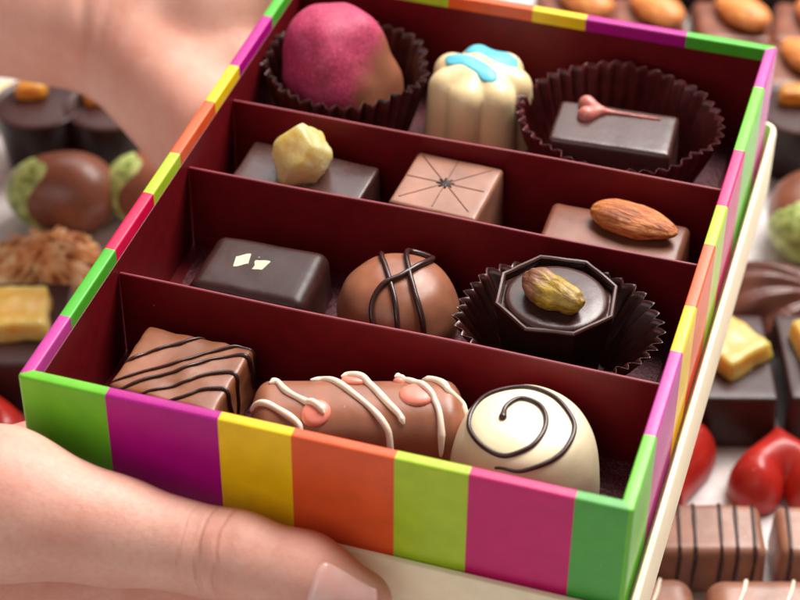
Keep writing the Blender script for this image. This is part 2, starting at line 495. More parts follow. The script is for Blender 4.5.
stops = [[x for x, _ in front[:-1]], [y for y, _ in right[:-1]], [x for x, _ in reversed(back[:-1])], [y for y, _ in reversed(left[:-1])]]
def side_colours():
    seq = []
    f = [c for _, c in front]; r_ = [c for _, c in right]; b_ = [c for _, c in reversed(back)]; l_ = [c for _, c in reversed(left)]
    for L_, nxt in ((f, r_), (r_, b_), (b_, l_), (l_, f)):
        seq += [L_[0]] * 4 + [None]      # corner arc takes the colour of the side it leads into
        seq = seq[:-1]
        seq += L_
    return seq
cols = side_colours()
# profile: outer foot -> outer top -> rounded rim -> inner fold
prof = [(0, -3.75), (0, -.07)] + [(.07 - .07 * math.cos(t), -.07 + .07 * math.sin(t)) for t in np.linspace(.3, PI / 2, 4)] \
    + [(T - .05 + .05 * math.sin(t), -.05 + .05 * math.cos(t)) for t in np.linspace(0, PI / 2 - .2, 4)] + [(T, -.07), (T, -.4), (T - .012, -.402)]
V = []; F = []; MI = []
n = None
for ins, z in prof:
    R_ = ring(ins, .12, z, stops); n = len(R_)
    for i, p in enumerate(R_):     # hand-glued paper is never quite straight
        k = .018 * nz((p[0], p[1], 0), .5, 3) if z > -.5 else 0
        V.append((p[0], p[1], p[2] + k))
assert n == len(cols), (n, len(cols))
for j in range(len(prof) - 1):
    for i in range(n):
        a, b = j * n + i, j * n + (i + 1) % n
        F.append((a, b, b + n, a + n)); MI.append(STRK.index(cols[i]))
obj('box_shell', (V, F, MI), [M['s_' + k] for k in STRK], gift, sharp=50)
# inner maroon liner with floor
V = []; F = []
for ins, z in ((T - .03, -.385), (T + .012, -.4), (T + .012, FLOOR)):
    V += ring(ins, .12, z, stops)
for j in range(2):
    for i in range(n):
        a, b = j * n + i, j * n + (i + 1) % n; F.append((a, b, b + n, a + n))
F.append(tuple(range(2 * n, 3 * n)))
V += ring(.02, .12, -3.78, stops); F.append(tuple(reversed(range(3 * n, 4 * n))))
obj('inner_lining', (V, F), M['maroon'], gift, sharp=40)
DIV = (4.9, 9.76, 13.2)
for y in DIV:
    V, F = rbox(W - 2 * T - .06, .085, 2.68, .03, 24, 2)
    V = V + np.array([7.5, y, FLOOR + .002])
    for p in V: p[1] += .05 * math.sin(p[0] * .55 + y * 3) * (1 - abs(p[0] - 7.5) / 7.5)
    MI = [0] * len(F)
    for i, f in enumerate(F):
        if min(V[k][2] for k in f) > -.79: MI[i] = 1
    obj('divider', (V, F, MI), [M['maroon'], M['maroonedge']], gift)
edges = [T + Y0] + list(DIV) + [D - T]
for k in range(4):
    a, b = edges[k] + .28, edges[k + 1] - .28
    V, F = rbox(W - 2 * T - .9, b - a, .07, .03, 10, 2)
    obj('pad', place((V, F), (7.5 + (.05, -.1, .08, -.12)[k], (a + b) / 2, FLOOR + .004), (.012, -.01, .008, -.016)[k]), M['pad'], gift)
BASE = FLOOR + .078

# ------------------------------------------------------------------ lid the box stands in
lid = thing('box_lid', 'shallow cream cardboard lid slipped underneath the striped box', 'lid', (7.55, 9.9, -5.35))
lp = [(0, -5.35), (0, -3.19), (.03, -3.11), (.09, -3.08), (.16, -3.09), (.2, -3.15), (.21, -5.2)]
V = []; F = []; st0 = [[2, 5, 8, 11, 13], [4, 8, 12, 16], [13, 9, 5, 2], [16, 12, 8, 4]]
LX, LY, LW, LD = -.25, -.56, 15.57, 20.9
for ins, z in lp: V += ring(ins, .5, z, st0, LW, LD, LX, LY)
nn = len(V) // len(lp)
for j in range(len(lp) - 1):
    for i in range(nn):
        a, b = j * nn + i, j * nn + (i + 1) % nn; F.append((a, b, b + nn, a + nn))
F.append(tuple(range((len(lp) - 1) * nn, len(lp) * nn))); F.append(tuple(reversed(range(nn))))
obj('lid_tray', (V, F), M['cream'], lid, sharp=40)
fv, ff = rbox(14.2, 18.9, 1.385, .05, 6, 2)
obj('lid_insert', place((fv, ff), (7.5, 9.7, -5.19)), M['cream'], lid)

# ------------------------------------------------------------------ paper cups
def flutes(r0, r1, h, nf, amp, seed, rx=1.0, ry=1.0, hv=.12, curl=1.5, rot=0.):
    seg = nf * 10; rows = 12; V = []; F = []
    for j in range(rows + 1):
        t = j / rows
        for k in range(seg):
            th = 2 * PI * k / seg
            ph = th * nf / (2 * PI)
            tri = abs((ph % 1) * 2 - 1) * 2 - 1
            zz = .75 * tri + .25 * math.sin(2 * PI * ph + PI / 2)
            w = nz((math.cos(th) * 2, math.sin(th) * 2, t), 1.0, seed)
            r = r0 + (r1 - r0) * (t ** curl) + w * .16 * t
            a = amp * min(1, .25 + t) * (1 + .5 * nz((math.cos(th) * 5, math.sin(th) * 5, 0), 1.0, seed + 9))
            r += a * zz
            z = h * t * (1 + hv * nz((math.cos(th) * 1.2, math.sin(th) * 1.2, 0), 1.0, seed + 4)) - (.02 * abs(zz) if j == rows else 0)
            V.append((r * math.cos(th + rot) * rx, r * math.sin(th + rot) * ry, z))
    for j in range(rows):
        for k in range(seg):
            a, b = j * seg + k, j * seg + (k + 1) % seg; F.append((a, b, b + seg, a + seg))
    F.append(tuple(reversed(range(seg))))
    return np.array(V), F

def paper_cup(label, loc, mat, args, grp='fluted paper cups in the box'):
    V, F = flutes(*args)
    o = obj('paper_cup', (V, F), mat, None, sharp=35)
    o.location = Vector(loc)
    o['label'] = label; o['category'] = 'paper cup'; o['group'] = grp
    sm = o.modifiers.new('thickness', 'SOLIDIFY'); sm.thickness = .00008; sm.offset = 1
    return o

paper_cup('dark brown fluted paper cup around the pink dusted truffle', (2.75, 16.35, BASE), M['cup_brown'], (1.75, 2.32, 2.35, 34, .13, 1.0, 1.0, 1.0, .12, .7))
paper_cup('wide maroon fluted paper cup around the dark heart bonbon', (11.05, 16.45, BASE), M['cup_red'], (2.1, 2.78, 2.2, 42, .11, 5.0, 1.06, .93, .12, 1.1))
paper_cup('blackish fluted paper cup around the pistachio bonbon', (11.5, 7.25, BASE), M['cup_black'], (1.35, 2.5, 2.0, 40, .11, 8.0, 1.05, .9, .06, 1.15))

# ------------------------------------------------------------------ chocolates in the box
def lump(vf, amp, sc, seed): return displaced(vf, amp, sc, seed)

# front row 1: striped caramel square
t = thing('striped_bonbon', 'square caramel coloured milk chocolate with thin dark diagonal stripes', 'chocolate', (2.8, 2.9, BASE))
b = place(lump(rbox(3.0, 2.6, 1.66, .13, 16, 4, .03, .03), .075, 1.5, 2), (2.8, 2.9, BASE), -.03)
obj('coating', b, M['caramel'], t); tr = bvh(b)
CAR = [[(1.42, 2.67, -1.7), (1.76, 3.06, -1.7), (2.15, 3.46, -1.7), (2.56, 3.79, -1.7), (2.97, 4.23, -1.7)],
 [(1.39, 1.87, -1.7), (1.91, 2.38, -1.7), (2.68, 2.97, -1.7), (3.31, 3.62, -1.7), (3.77, 4.02, -1.7), (4.07, 4.12, -1.72), (4.27, 4.1, -1.85), (4.29, 4.1, -2.3), (4.29, 4.1, -2.9)],
 [(1.5, 1.52, -1.7), (2.19, 2.2, -1.7), (2.85, 2.73, -1.7), (3.42, 3.33, -1.7), (4.0, 3.75, -1.7), (4.25, 3.8, -1.8), (4.29, 3.9, -2.35), (4.29, 3.95, -2.9)],
 [(2.1, 1.6, -1.7), (2.72, 2.05, -1.7), (3.21, 2.5, -1.7), (3.61, 2.85, -1.7), (4.04, 3.08, -1.7), (4.25, 3.02, -1.8), (4.29, 2.95, -2.3), (4.29, 2.75, -3.0)],
 [(2.9, 1.6, -1.7), (3.36, 1.96, -1.7), (3.64, 2.25, -1.7), (4.08, 2.45, -1.7), (4.27, 2.42, -1.82), (4.29, 2.53, -2.49), (4.29, 2.5, -3.0)]]
for i, p in enumerate(CAR): obj('drizzle', tube(drape(tr, p, .05), wob(.05, i)), M['line'], t)

# 2: long log with white drizzle and pink dots
t = thing('log_bonbon', 'long rounded milk chocolate log with white drizzle and pink dots', 'chocolate', (7.45, 2.65, BASE))
V = []; F = []
nL, nS = 60, 48
hl = 2.68
for i in range(nL + 1):
    s = -1 + 2 * i / nL; x = hl * math.sin(s * PI / 2) if False else hl * s
    e = max(0, (abs(x) - (hl - .55)) / .55); k = math.sqrt(max(0, 1 - e ** 2.4))
    k = max(k, .02)
    for j in range(nS):
        a = 2 * PI * j / nS; cy, sz = math.cos(a), math.sin(a)
        y = math.copysign(abs(cy) ** .85, cy) * 1.14 * k; z = math.copysign(abs(sz) ** .85, sz) * 1.12 * k
        z = max(z, -1.06)
        V.append((x, y, z + 1.06))
for i in range(nL):
    for j in range(nS):
        a, b_ = i * nS + j, i * nS + (j + 1) % nS; F.append((a, b_, b_ + nS, a + nS))
F.append(tuple(reversed(range(nS)))); F.append(tuple(range(nL * nS, (nL + 1) * nS)))
b = place(lump((np.array(V), F), .04, .7, 6), (7.55, 2.72, BASE), .312)
obj('coating', b, M['milk'], t); tr = bvh(b)
LOG = [[(5.08, 1.82, -1.43), (5.37, 1.8, -1.38), (5.9, 1.68, -1.49), (6.38, 1.55, -1.71), (6.53, 1.45, -1.94), (6.6, 1.4, -2.3)],
 [(5.35, 2.54, -1.47), (5.47, 2.66, -1.51), (5.83, 2.33, -1.36), (6.4, 2.12, -1.38), (6.8, 1.99, -1.46), (6.96, 1.87, -1.57)],
 [(6.24, 3.06, -1.55), (6.59, 3.19, -1.52), (7.5, 2.67, -1.35), (8.18, 2.3, -1.51), (8.58, 2.05, -1.89), (8.65, 1.95, -2.26)],
 [(6.95, 3.35, -1.46), (7.12, 3.46, -1.38), (7.58, 3.3, -1.5), (8.29, 2.71, -1.37), (8.69, 2.46, -1.5), (8.85, 2.31, -1.65)],
 [(8.21, 3.75, -1.41), (8.3, 3.85, -1.32), (8.59, 3.73, -1.43), (9.2, 3.3, -1.39), (9.55, 2.9, -1.45), (9.75, 2.5, -1.7), (9.8, 2.35, -2.1)],
 [(8.85, 4.0, -1.4), (9.14, 3.95, -1.4), (9.5, 3.7, -1.5), (9.75, 3.3, -1.7), (9.85, 3.0, -1.9)]]
dots = [b]
for i, (c, r) in enumerate((((6.73, 1.97, -1.46), .36), ((7.31, 3.26, -1.5), .36), ((8.93, 3.17, -1.37), .42), ((8.31, 3.7, -1.39), .15))):
    q, nrm, _, _ = tr.find_nearest(Vector(c))
    s_ = lathe([(.01, -.1), (r * .98, -.05), (r, 0), (r * .9, .06), (r * .6, .1), (.01, .115)], 28, lambda a, i_: 1 + .06 * math.sin(2 * a + i))
    Mx = np.array(nrm.to_track_quat('Z', 'Y').to_matrix())
    dots.append((s_[0] @ Mx.T + np.array(q), s_[1])); obj('icing_dot', dots[-1], M['pinkdot'], t)
tr = bvh(join(*dots))
for i, p in enumerate(LOG): obj('drizzle', tube(drape(tr, p, .085, over=True), wob(.085, i + 20)), M['whitedrizzle'], t)

# 3: white dome with dark spiral
t = thing('swirl_bonbon', 'white chocolate dome with a dark spiral on top', 'chocolate', (11.82, 2.5, BASE))
pr = [(.01, 0), (1.7, 0), (1.82, .05), (1.88, .2), (1.87, .6), (1.8, 1.24), (1.68, 1.8), (1.52, 2.21), (1.3, 2.47), (.9, 2.62), (.45, 2.66), (.01, 2.67)]
pp = spline([(a, z, 0) for a, z in pr], 5)
b = place(lump(lathe([(max(.01, q[0]), max(0, q[1])) for q in pp], 72), .035, .7, 11), (11.8, 2.75, BASE))
obj('coating', b, M['ivory'], t); tr = bvh(b)
SP = [(11.26, 2.5), (11.25, 2.9), (11.5, 3.27), (11.94, 3.22), (12.23, 2.85), (12.3, 2.32), (12.12, 1.78), (11.61, 1.45), (10.98, 1.65), (10.52, 2.2), (10.46, 2.86), (10.74, 3.38), (11.45, 3.78), (12.18, 3.68), (12.78, 3.13), (12.97, 2.67), (12.89, 2.05), (12.56, 1.58), (12.04, 1.27), (11.44, 1.26)]
pts = spline([(x, y, 0) for x, y in SP], 8); P3 = []
for q in pts:
    h = tr.ray_cast(Vector((q[0], q[1], 3)), Vector((0, 0, -1)))[0]
    if h is None: h = tr.find_nearest(Vector((q[0], q[1], -1.4)))[0]
    P3.append(np.array(h) + np.array([0, 0, .02]))
obj('spiral', tube(np.array(P3), lambda a: .065 * (1.55 - 1.1 * min(1, a * 18) if a < .03 else 1) * (1 if a < .9 else 1 - .5 * (a - .9) / .1)), M['line'], t)

# second row: dark block with two white flakes
t = thing('flake_bonbon', 'smooth dark chocolate rectangle with two tiny white flakes', 'chocolate', (3.3, 7.2, BASE))
b = place(lump(rbox(3.5, 2.65, 1.68, .36, 16, 6, .08, .06), .035, .8, 21), (3.32, 7.22, BASE), .02)
obj('coating', b, M['dark'], t)
for x, y, a in ((2.8, 7.32, .3), (3.3, 7.26, -.15)):
    V, F = rbox(.4, .4, .06, .015, 4, 2); V[:, 0] += .15 * V[:, 1]; V[:, 1] += .05 * np.sin(V[:, 0] * 9)
    obj('flake', place((V, F), (x, y, BASE + 1.70), a, .05, -.05), M['goldflake'], t, smooth=False)

# milk truffle with dark squiggle
t = thing('truffle', 'round milk chocolate truffle with a looping dark drizzle', 'chocolate', (7.1, 7.6, BASE))
pr = [(.01, 0), (1.25, 0), (1.42, .06), (1.55, .3), (1.64, .75), (1.6, 1.15), (1.42, 1.6), (1.08, 1.95), (.65, 2.14), (.3, 2.19), (.01, 2.2)]
pp = spline([(a, z, 0) for a, z in pr], 5)
b = place(lump(lathe([(max(.01, q[0]), max(0, q[1])) for q in pp], 64), .05, .8, 31), (7.1, 7.6, BASE))
obj('coating', b, M['milk'], t); tr = bvh(b)
DA = [(6.34, 8.6, -1.7), (6.5, 8.1, -1.3), (6.59, 7.9, -1.24), (6.97, 7.2, -1.2), (7.27, 6.7, -1.39), (7.5, 6.23, -1.87), (7.55, 6.05, -2.4)]
DB = [(6.9, 6.0, -2.3), (6.9, 6.13, -1.95), (6.75, 6.5, -1.56), (6.86, 6.99, -1.26), (7.26, 7.41, -1.17), (7.63, 8.2, -1.3), (7.68, 8.8, -1.45), (7.34, 8.95, -1.45), (7.02, 8.8, -1.4), (7.1, 8.24, -1.26), (7.48, 7.37, -1.2), (7.81, 6.82, -1.48), (8.09, 6.45, -2.03), (8.12, 6.35, -2.5)]
for i, p in enumerate((DA, DB)): obj('drizzle', tube(drape(tr, p, .075, .5 + .7 * i), wob(.075, i + 40, .12)), M['line'], t)

# octagonal dark cup filled with ganache, pistachio on top
t = thing('cup_bonbon', 'octagonal dark chocolate cup filled with ganache, topped with a pistachio', 'chocolate', (11.42, 7.22, BASE))
V = []; F = []
ang = [PI / 8 + .12 + k * PI / 4 for k in range(8)]
pr8 = [(1.1, 0), (1.2, .06), (1.62, 2.75), (1.63, 2.8), (1.6, 2.84), (1.54, 2.84), (1.5, 2.8), (1.48, 2.6)]
sub = 5
def octo(r):
    P = []
    for k in range(8):
        a = np.array([math.cos(ang[k]), math.sin(ang[k])]); b_ = np.array([math.cos(ang[(k + 1) % 8]), math.sin(ang[(k + 1) % 8])])
        for s in range(sub): P.append(r * (a + (b_ - a) * s / sub))
    return P
for r, z in pr8: V += [(p[0], p[1], z) for p in octo(r)]
nn = 8 * sub
for j in range(len(pr8) - 1):
    for i in range(nn):
        a, b_ = j * nn + i, j * nn + (i + 1) % nn; F.append((a, b_, b_ + nn, a + nn))
F.append(tuple(reversed(range(nn)))); F.append(tuple(range((len(pr8) - 1) * nn, len(pr8) * nn)))
V = np.array(V)
for p in V:
    if p[2] > 2.5: p[2] += .05 * nz(p, 1.1, 4)
mt = []
for f in F: mt.append(1 if min(V[i][2] for i in f) > 2.74 else 0)
obj('chocolate_cup', place((V, F, mt), (11.42, 7.2, BASE)), [M['black'], M['dark_rim']], t, sharp=30)
V = []; F = []
rings = [(1.0, 2.62), (.985, 2.62), (.975, 2.68), (.94, 2.725), (.85, 2.75), (.6, 2.765), (.3, 2.77), (.05, 2.77)]
for r, z in rings:
    o8 = octo(1.46)
    for i, p in enumerate(o8):
        q = np.array(p); a = math.atan2(q[1], q[0]); c = np.array([math.cos(a), math.sin(a)]) * 1.345
        q = q * (1 if r > .99 else 0) + c * (0 if r > .99 else 1)
        V.append((q[0] * r, q[1] * r, z))
for j in range(len(rings) - 1):
    for i in range(nn):
        a, b_ = j * nn + i, j * nn + (i + 1) % nn; F.append((a, b_, b_ + nn, a + nn))
F.append(tuple(range((len(rings) - 1) * nn, len(rings) * nn)))
obj('ganache', place((V, F), (11.42, 7.2, BASE)), M['dark_grey'], t)
def kernel(L, w, h, seed, tip=.55, ridge=.04, groove=0.0):
    V = []; F = []; a_, b_ = 48, 40
    for i in range(a_ + 1):
        s = i / a_; x = L * (s - .5)
        k = math.sin(PI * s) ** tip * (1 - .28 * s)
        k = max(k, .015)
        for j in range(b_):
            t_ = 2 * PI * j / b_
            rr = 1 + ridge * math.sin(9 * t_ + 2.5 * nz((s * 3, 0, t_ * .3), 1, seed)) + .09 * nz((x * 1.3, math.cos(t_) * .8, math.sin(t_) * .8), 1.2, seed)
            rr -= groove * math.exp(-((t_ - 1.2) / .18) ** 2)
            V.append((x, w / 2 * k * rr * math.cos(t_), h / 2 * k * rr * math.sin(t_)))
    for i in range(a_):
        for j in range(b_):
            a, b2 = i * b_ + j, i * b_ + (j + 1) % b_; F.append((a, b2, b2 + b_, a + b_))
    F.append(tuple(reversed(range(b_)))); F.append(tuple(range(a_ * b_, (a_ + 1) * b_)))
    return np.array(V), F
def nut(name, vf, loc, rz, mat, parent, ry=0.):
    """a nut keeps its own axes so that its skin pattern runs along it"""
    o = obj(name, vf, mat, parent, local=True)
    r = root_of(parent)
    o.location = Vector(loc) - r.location; o.rotation_euler = (0, ry, rz - r.rotation_euler.z)
    return o
V, F = displaced(kernel(1.9, 1.1, .92, 3, .34, .04, .14), .12, 1.5, 17, 3)
nut('pistachio', (V, F), (11.4, 6.9, BASE + 2.75 + .36), -.42, M['pistachio'], t)

# third row: dark block with candied ginger
t = thing('ginger_bonbon', 'flat dark chocolate block topped with a chunk of yellow candied ginger', 'chocolate', (3.05, 11.45, BASE))
b = place(lump(rbox(3.95, 2.5, 1.68, .09, 16, 4, .03, .02), .02, .8, 41), (3.05, 11.42, BASE), -.04)
obj('coating', b, M['dark_grey'], t)
def chunk(sx, sy, sz, seed, r=.16, taper=.12):
    V, F = rbox(sx, sy, sz, r, 14, 4, taper)
    V = V.copy()
    rs = np.random.default_rng(seed)
    for _ in range(6):                      # a few rough cut faces
        d = rs.normal(size=3); d[2] = abs(d[2]); d /= np.linalg.norm(d); lim = (.40 + .07 * rs.random()) * (abs(d[0]) * sx + abs(d[1]) * sy + abs(d[2]) * sz)
        h = (V - [0, 0, sz / 2]) @ d; ex = np.maximum(0, h - lim); V -= ex[:, None] * d * .92
    return displaced((V, F), .09, 1.5, seed, 3)
GN = [((-.75, -.62, .1), .74), ((.62, -.72, .16), .70), ((.9, .35, .05), .72), ((.1, .98, .0), .72), ((-.92, .3, .05), .70), ((-.3, -.55, .62), .70), ((.62, .1, .7), .66), ((-.55, .45, .6), .66), ((.15, -.95, -.28), .72), ((-.98, -.1, -.2), .76), ((.85, -.2, -.5), .74), ((0, 0, -1), .66), ((.1, .6, .6), .74), ((0, 0, 1), .92)]
def gem(P):
    d = None
    for n_, w_ in GN:
        n_ = np.array(n_) / np.linalg.norm(n_); q = P @ n_ - w_
        d = q if d is None else -smin(-d, -q, .045)
    return d
gm = displaced(relax(nets(gem, (-1.2, -1.2, -1), (1.2, 1.2, 1.3), .05), 1), .05, 2.6, 5, 3)
obj('candied_ginger', place(gm, (2.98, 11.7, BASE + 1.66 + .63), .25, 0, 0, 1.06), M['ginger'], t)

# star-marked square
t = thing('star_bonbon', 'tapered pinkish milk chocolate square scored with an eight line star', 'chocolate', (7.25, 11.7, BASE))
b = place(lump(rbox(2.72, 2.72, 2.12, .12, 14, 4, .07), .015, .8, 51), (7.2, 11.75, BASE), -.05)
obj('coating', b, M['milk_pink'], t); tr = bvh(b)
c = np.array([7.15, 11.8, -1.2])
for k in range(8):
    a = -.05 + k * PI / 4; L_ = 1.12 if k % 2 == 0 else 1.42
    p = [c + np.array([math.cos(a), math.sin(a), 0]) * s for s in np.linspace(.1, L_, 6)]
    obj('score_line', tube(drape(tr, p, .022, -.1, 3), .022, 8), M['score'], t)
obj('star_centre', place(lathe([(.01, -.02), (.16, -.02), (.2, .0), (.12, .02), (.01, .024)], 40, lambda a, i: 1 + .35 * math.sin(8 * a)), (7.15, 11.8, BASE + 2.125)), M['black'], t)

# almond block
t = thing('almond_bonbon', 'milk chocolate bar with a whole roasted almond on top', 'chocolate', (12.05, 11.4, BASE))
b = place(lump(rbox(4.1, 2.55, 1.66, .2, 16, 5, .05, .03), .03, .8, 61), (12.02, 11.38, BASE), .0)
obj('coating', b, M['milk_dark'], t)
V, F = kernel(2.55, 1.36, .92, 12, .48, .034)
nut('almond', (V, F), (12.48, 11.9, BASE + 1.66 + .32), -.16, M['almond'], t)

# back row: raspberry dusted truffle
t = thing('raspberry_truffle', 'tall uneven truffle dusted bright pink over milk chocolate', 'chocolate', (2.75, 16.3, BASE))
RX = np.array(Matrix.Rotation(-.25, 3, 'Y'))
def fr(P):
    d = ell(P, (2.6, 16.35, -1.55), (1.75, 1.62, 1.72))
    d = smin(d, ell(P, (3.05, 16.15, -1.95), (1.4, 1.4, 1.25)), .5)
    d = smin(d, ell(P, (2.3, 16.6, -.42), (1.42, 1.3, 1.05)), .6)
    cut = (P - np.array([3.75, 15.5, -1.35])) @ np.array([.72, -.56, .41])
    d = -smin(-d, -cut, .55)
    d = np.maximum(d, -(P[:, 2] - (BASE + .03)))
    return d
b = relax(nets(fr, (.3, 14, -3.6), (5.2, 18.6, 1.3), .09), 3)
obj('coating', lump(b, .12, .75, 71), M['raspberry'], t)

# white fluted bonbon with turquoise bow
t = thing('fluted_bonbon', 'fluted white chocolate dome with a turquoise bow on top', 'chocolate', (6.75, 17.0, BASE))
cx, cy = 6.72, 16.95
def ff_(P):
    d = rcone(P, (cx, cy, -3.3), (cx, cy, -1.5), .9, .85)
    for k in range(7):
        a = k * 2 * PI / 7 + .1
        e = np.array([math.cos(a), math.sin(a)])
        q1 = np.array([cx + e[0] * 1.12, cy + e[1] * 1.12, -3.6]); q2 = np.array([cx + e[0] * 1.0, cy + e[1] * 1.0, -1.25]); q3 = np.array([cx + e[0] * .4, cy + e[1] * .4, -.98])
        l_ = np.minimum(rcone(P, q1, q2, .62, .57), rcone(P, q2, q3, .57, .45))
        d = smin(d, l_, .10)
    return np.maximum(d, -(P[:, 2] - (BASE + .02)))
b = relax(nets(ff_, (cx - 2, cy - 2, -3.7), (cx + 2, cy + 2, -.5), .075), 2)
obj('coating', b, M['white'], t); tr = bvh(b)
def ribbon(path, w, th):
    P = spline(path, 8); V = []; F = []; nb = 9
    for i, p in enumerate(P):
        T_ = P[min(i + 1, len(P) - 1)] - P[max(i - 1, 0)]; T_ /= np.linalg.norm(T_); s = np.array([-T_[1], T_[0], 0]); s /= np.linalg.norm(s)
        e = min(1, .35 + 5 * i / len(P), .35 + 5 * (1 - i / (len(P) - 1)))
        for j in range(nb):
            u = -1 + 2 * j / (nb - 1)
            q = p + s * w / 2 * u * e
            h = tr.ray_cast(Vector((q[0], q[1], 3)), Vector((0, 0, -1)))[0]
            z = max(h.z if h else -9, -1.2)
            V.append((q[0], q[1], z + th * (1 - u ** 4) * e - .01))
    zz = np.array([v[2] for v in V]).reshape(len(P), nb); z0_ = zz.copy()
    for _ in range(30):                     # a flat band bridges the grooves
        sm_ = zz.copy(); sm_[1:-1] = (zz[:-2] + 2 * zz[1:-1] + zz[2:]) / 4; sm_[:, 1:-1] = (sm_[:, :-2] + 2 * sm_[:, 1:-1] + sm_[:, 2:]) / 4
        zz = np.maximum(sm_, z0_)
    V = [(v[0], v[1], z_) for v, z_ in zip(V, zz.ravel())]
    m_ = len(V)
    for i in range(len(P) - 1):
        for j in range(nb - 1):
            a = i * nb + j; F.append((a, a + nb, a + nb + 1, a + 1))
    V += [(x, y, z - .12) for x, y, z in V]
    for i in range(len(P) - 1):
        for j in range(nb - 1):
            a = m_ + i * nb + j; F.append((a, a + 1, a + nb + 1, a + nb))
    B = [i * nb for i in range(len(P))] + [(len(P) - 1) * nb + j for j in range(1, nb)] + [i * nb + nb - 1 for i in reversed(range(len(P) - 1))] + [j for j in reversed(range(1, nb - 1))]
    for k in range(len(B)):
        a, b_ = B[k], B[(k + 1) % len(B)]; F.append((b_, a, a + m_, b_ + m_))
    return np.array(V), F
obj('bow', ribbon([(5.6, 17.2, -1), (6.45, 16.9, -1), (7.35, 16.3, -1)], .58, .055), M['blue'], t)
obj('bow', ribbon([(6.0, 18.05, -1), (6.7, 17.85, -1), (7.65, 17.3, -1)], .9, .05), M['blue'], t)

# dark block with icing heart
t = thing('heart_bonbon', 'dark chocolate block with a small pink icing heart and trailing tail', 'chocolate', (10.95, 16.15, BASE))
b = place(lump(rbox(3.7, 2.2, 1.95, .16, 16, 4, .05, .03), .02, .8, 81), (11.0, 16.1, BASE + .03), .06)
obj('coating', b, M['dark_grey'], t); tr = bvh(b)
zt = BASE + 1.99
def fh(P):
    d = smin(rcone(P, (9.98, 16.92, zt + .06), (10.42, 16.68, zt + .05), .25, .13), rcone(P, (10.1, 16.34, zt + .06), (10.45, 16.64, zt + .05), .27, .13), .06)
    d = smin(d, rcone(P, (10.3, 16.68, zt + .05), (10.75, 16.72, zt + .04), .17, .06), .12)
    d = smin(d, rcone(P, (10.7, 16.72, zt + .04), (12.2, 16.85, zt + .015), .07, .035), .06)
    return d
obj('icing_heart', relax(nets(fh, (9.5, 16, zt - .3), (12.5, 17.2, zt + .5), .035), 2), M['pinkheart'], t)

# ------------------------------------------------------------------ hands
def hand_near(P):
    P = P - np.array([.13, -.26, .22])
    thumb = [((-5.0, -3.2, -2.9), (.2, -2.25, -2.3), 2.3, 1.8), ((.2, -2.25, -2.3), (2.9, -1.8, -2.85), 1.75, 1.25),
             ((2.9, -1.75, -2.85), (5.9, -1.5, -3.1), 1.2, 1.04), ((5.9, -1.5, -3.1), (7.5, -1.45, -3.3), 1.04, 1.02), ((7.5, -1.45, -3.3), (8.9, -1.4, -3.7), 1.02, .76)]
    d = None
    for a, b_, r1, r2 in thumb:
        q = rcone(P, a, b_, r1, r2); d = q if d is None else smin(d, q, .45)
    arm = smin(rcone(P, (-22, -6.2, -4.5), (-9, -4.4, -3.6), 3.6, 2.7), rcone(P, (-9, -4.4, -3.6), (-4.6, -3.2, -3.9), 2.7, 2.5), .6)
    d = smin(d, arm, .8)
    palm = None
    for k, (x, y) in enumerate(((3.2, .9), (3.0, 2.9), (2.3, 4.7), (1.3, 6.3))):
        q = rcone(P, (-4.4, -3.0 + .9 * k, -5.9), (x, y, -6.75), 1.35, 1.05); palm = q if palm is None else smin(palm, q, .8)
    d = smin(d, palm, .9)
    fing = [((3.2, .9, -6.75), (7.2, 2.2, -6.5), (9.4, 3.0, -6.35), (11.0, 3.6, -6.25), .98), ((3.0, 2.9, -6.75), (7.3, 5.0, -6.5), (9.9, 6.3, -6.35), (11.8, 7.2, -6.25), 1.0),
            ((2.3, 4.7, -6.75), (6.3, 7.5, -6.5), (8.6, 9.2, -6.35), (10.3, 10.4, -6.25), .95), ((1.3, 6.3, -6.75), (4.3, 9.2, -6.5), (6.0, 10.9, -6.3), (7.3, 12.2, -6.2), .84)]
    for p0, p1, p2, p3, r in fing:
        q = smin(smin(rcone(P, p0, p1, r * 1.08, r * .96), rcone(P, p1, p2, r * .96, r * .88), .1), rcone(P, p2, p3, r * .88, r * .72), .1)
        d = smin(d, q, .35)
    # skin folds at the thumb joint and wrist
    s = P[:, 0] + .22 * (P[:, 2] + 3.1) + .06 * np.sin(P[:, 2] * 6)
    dors = np.clip((-1.25 - P[:, 1]) / .6, 0, 1)
    for x0, dep, w in ((5.5, .05, .12), (5.95, .06, .14)):
        d = d + dep * np.exp(-((s - x0 - .15 * np.abs(P[:, 2] + 3.1) ** 1.5 * (1 if x0 > 5.8 else -1)) / w) ** 2) * dors * (P[:, 2] > -5)
    return np.maximum(d, -np.minimum(np.minimum(P[:, 1] + .32, P[:, 0] + .34), P[:, 2] + 5.37) if False else d)

hn = thing('hand', 'hand in front with its thumb and thumbnail pressed along the striped front of the box', 'hand', (-1, -2.5, -5), 0, 'hands holding the gift box')
b = relax(nets(hand_near, (-22.5, -11, -10.5), (13, 14, .6), .105), 2)
obj('hand', b, M['skin_thumb'], hn); trh = bvh(b)
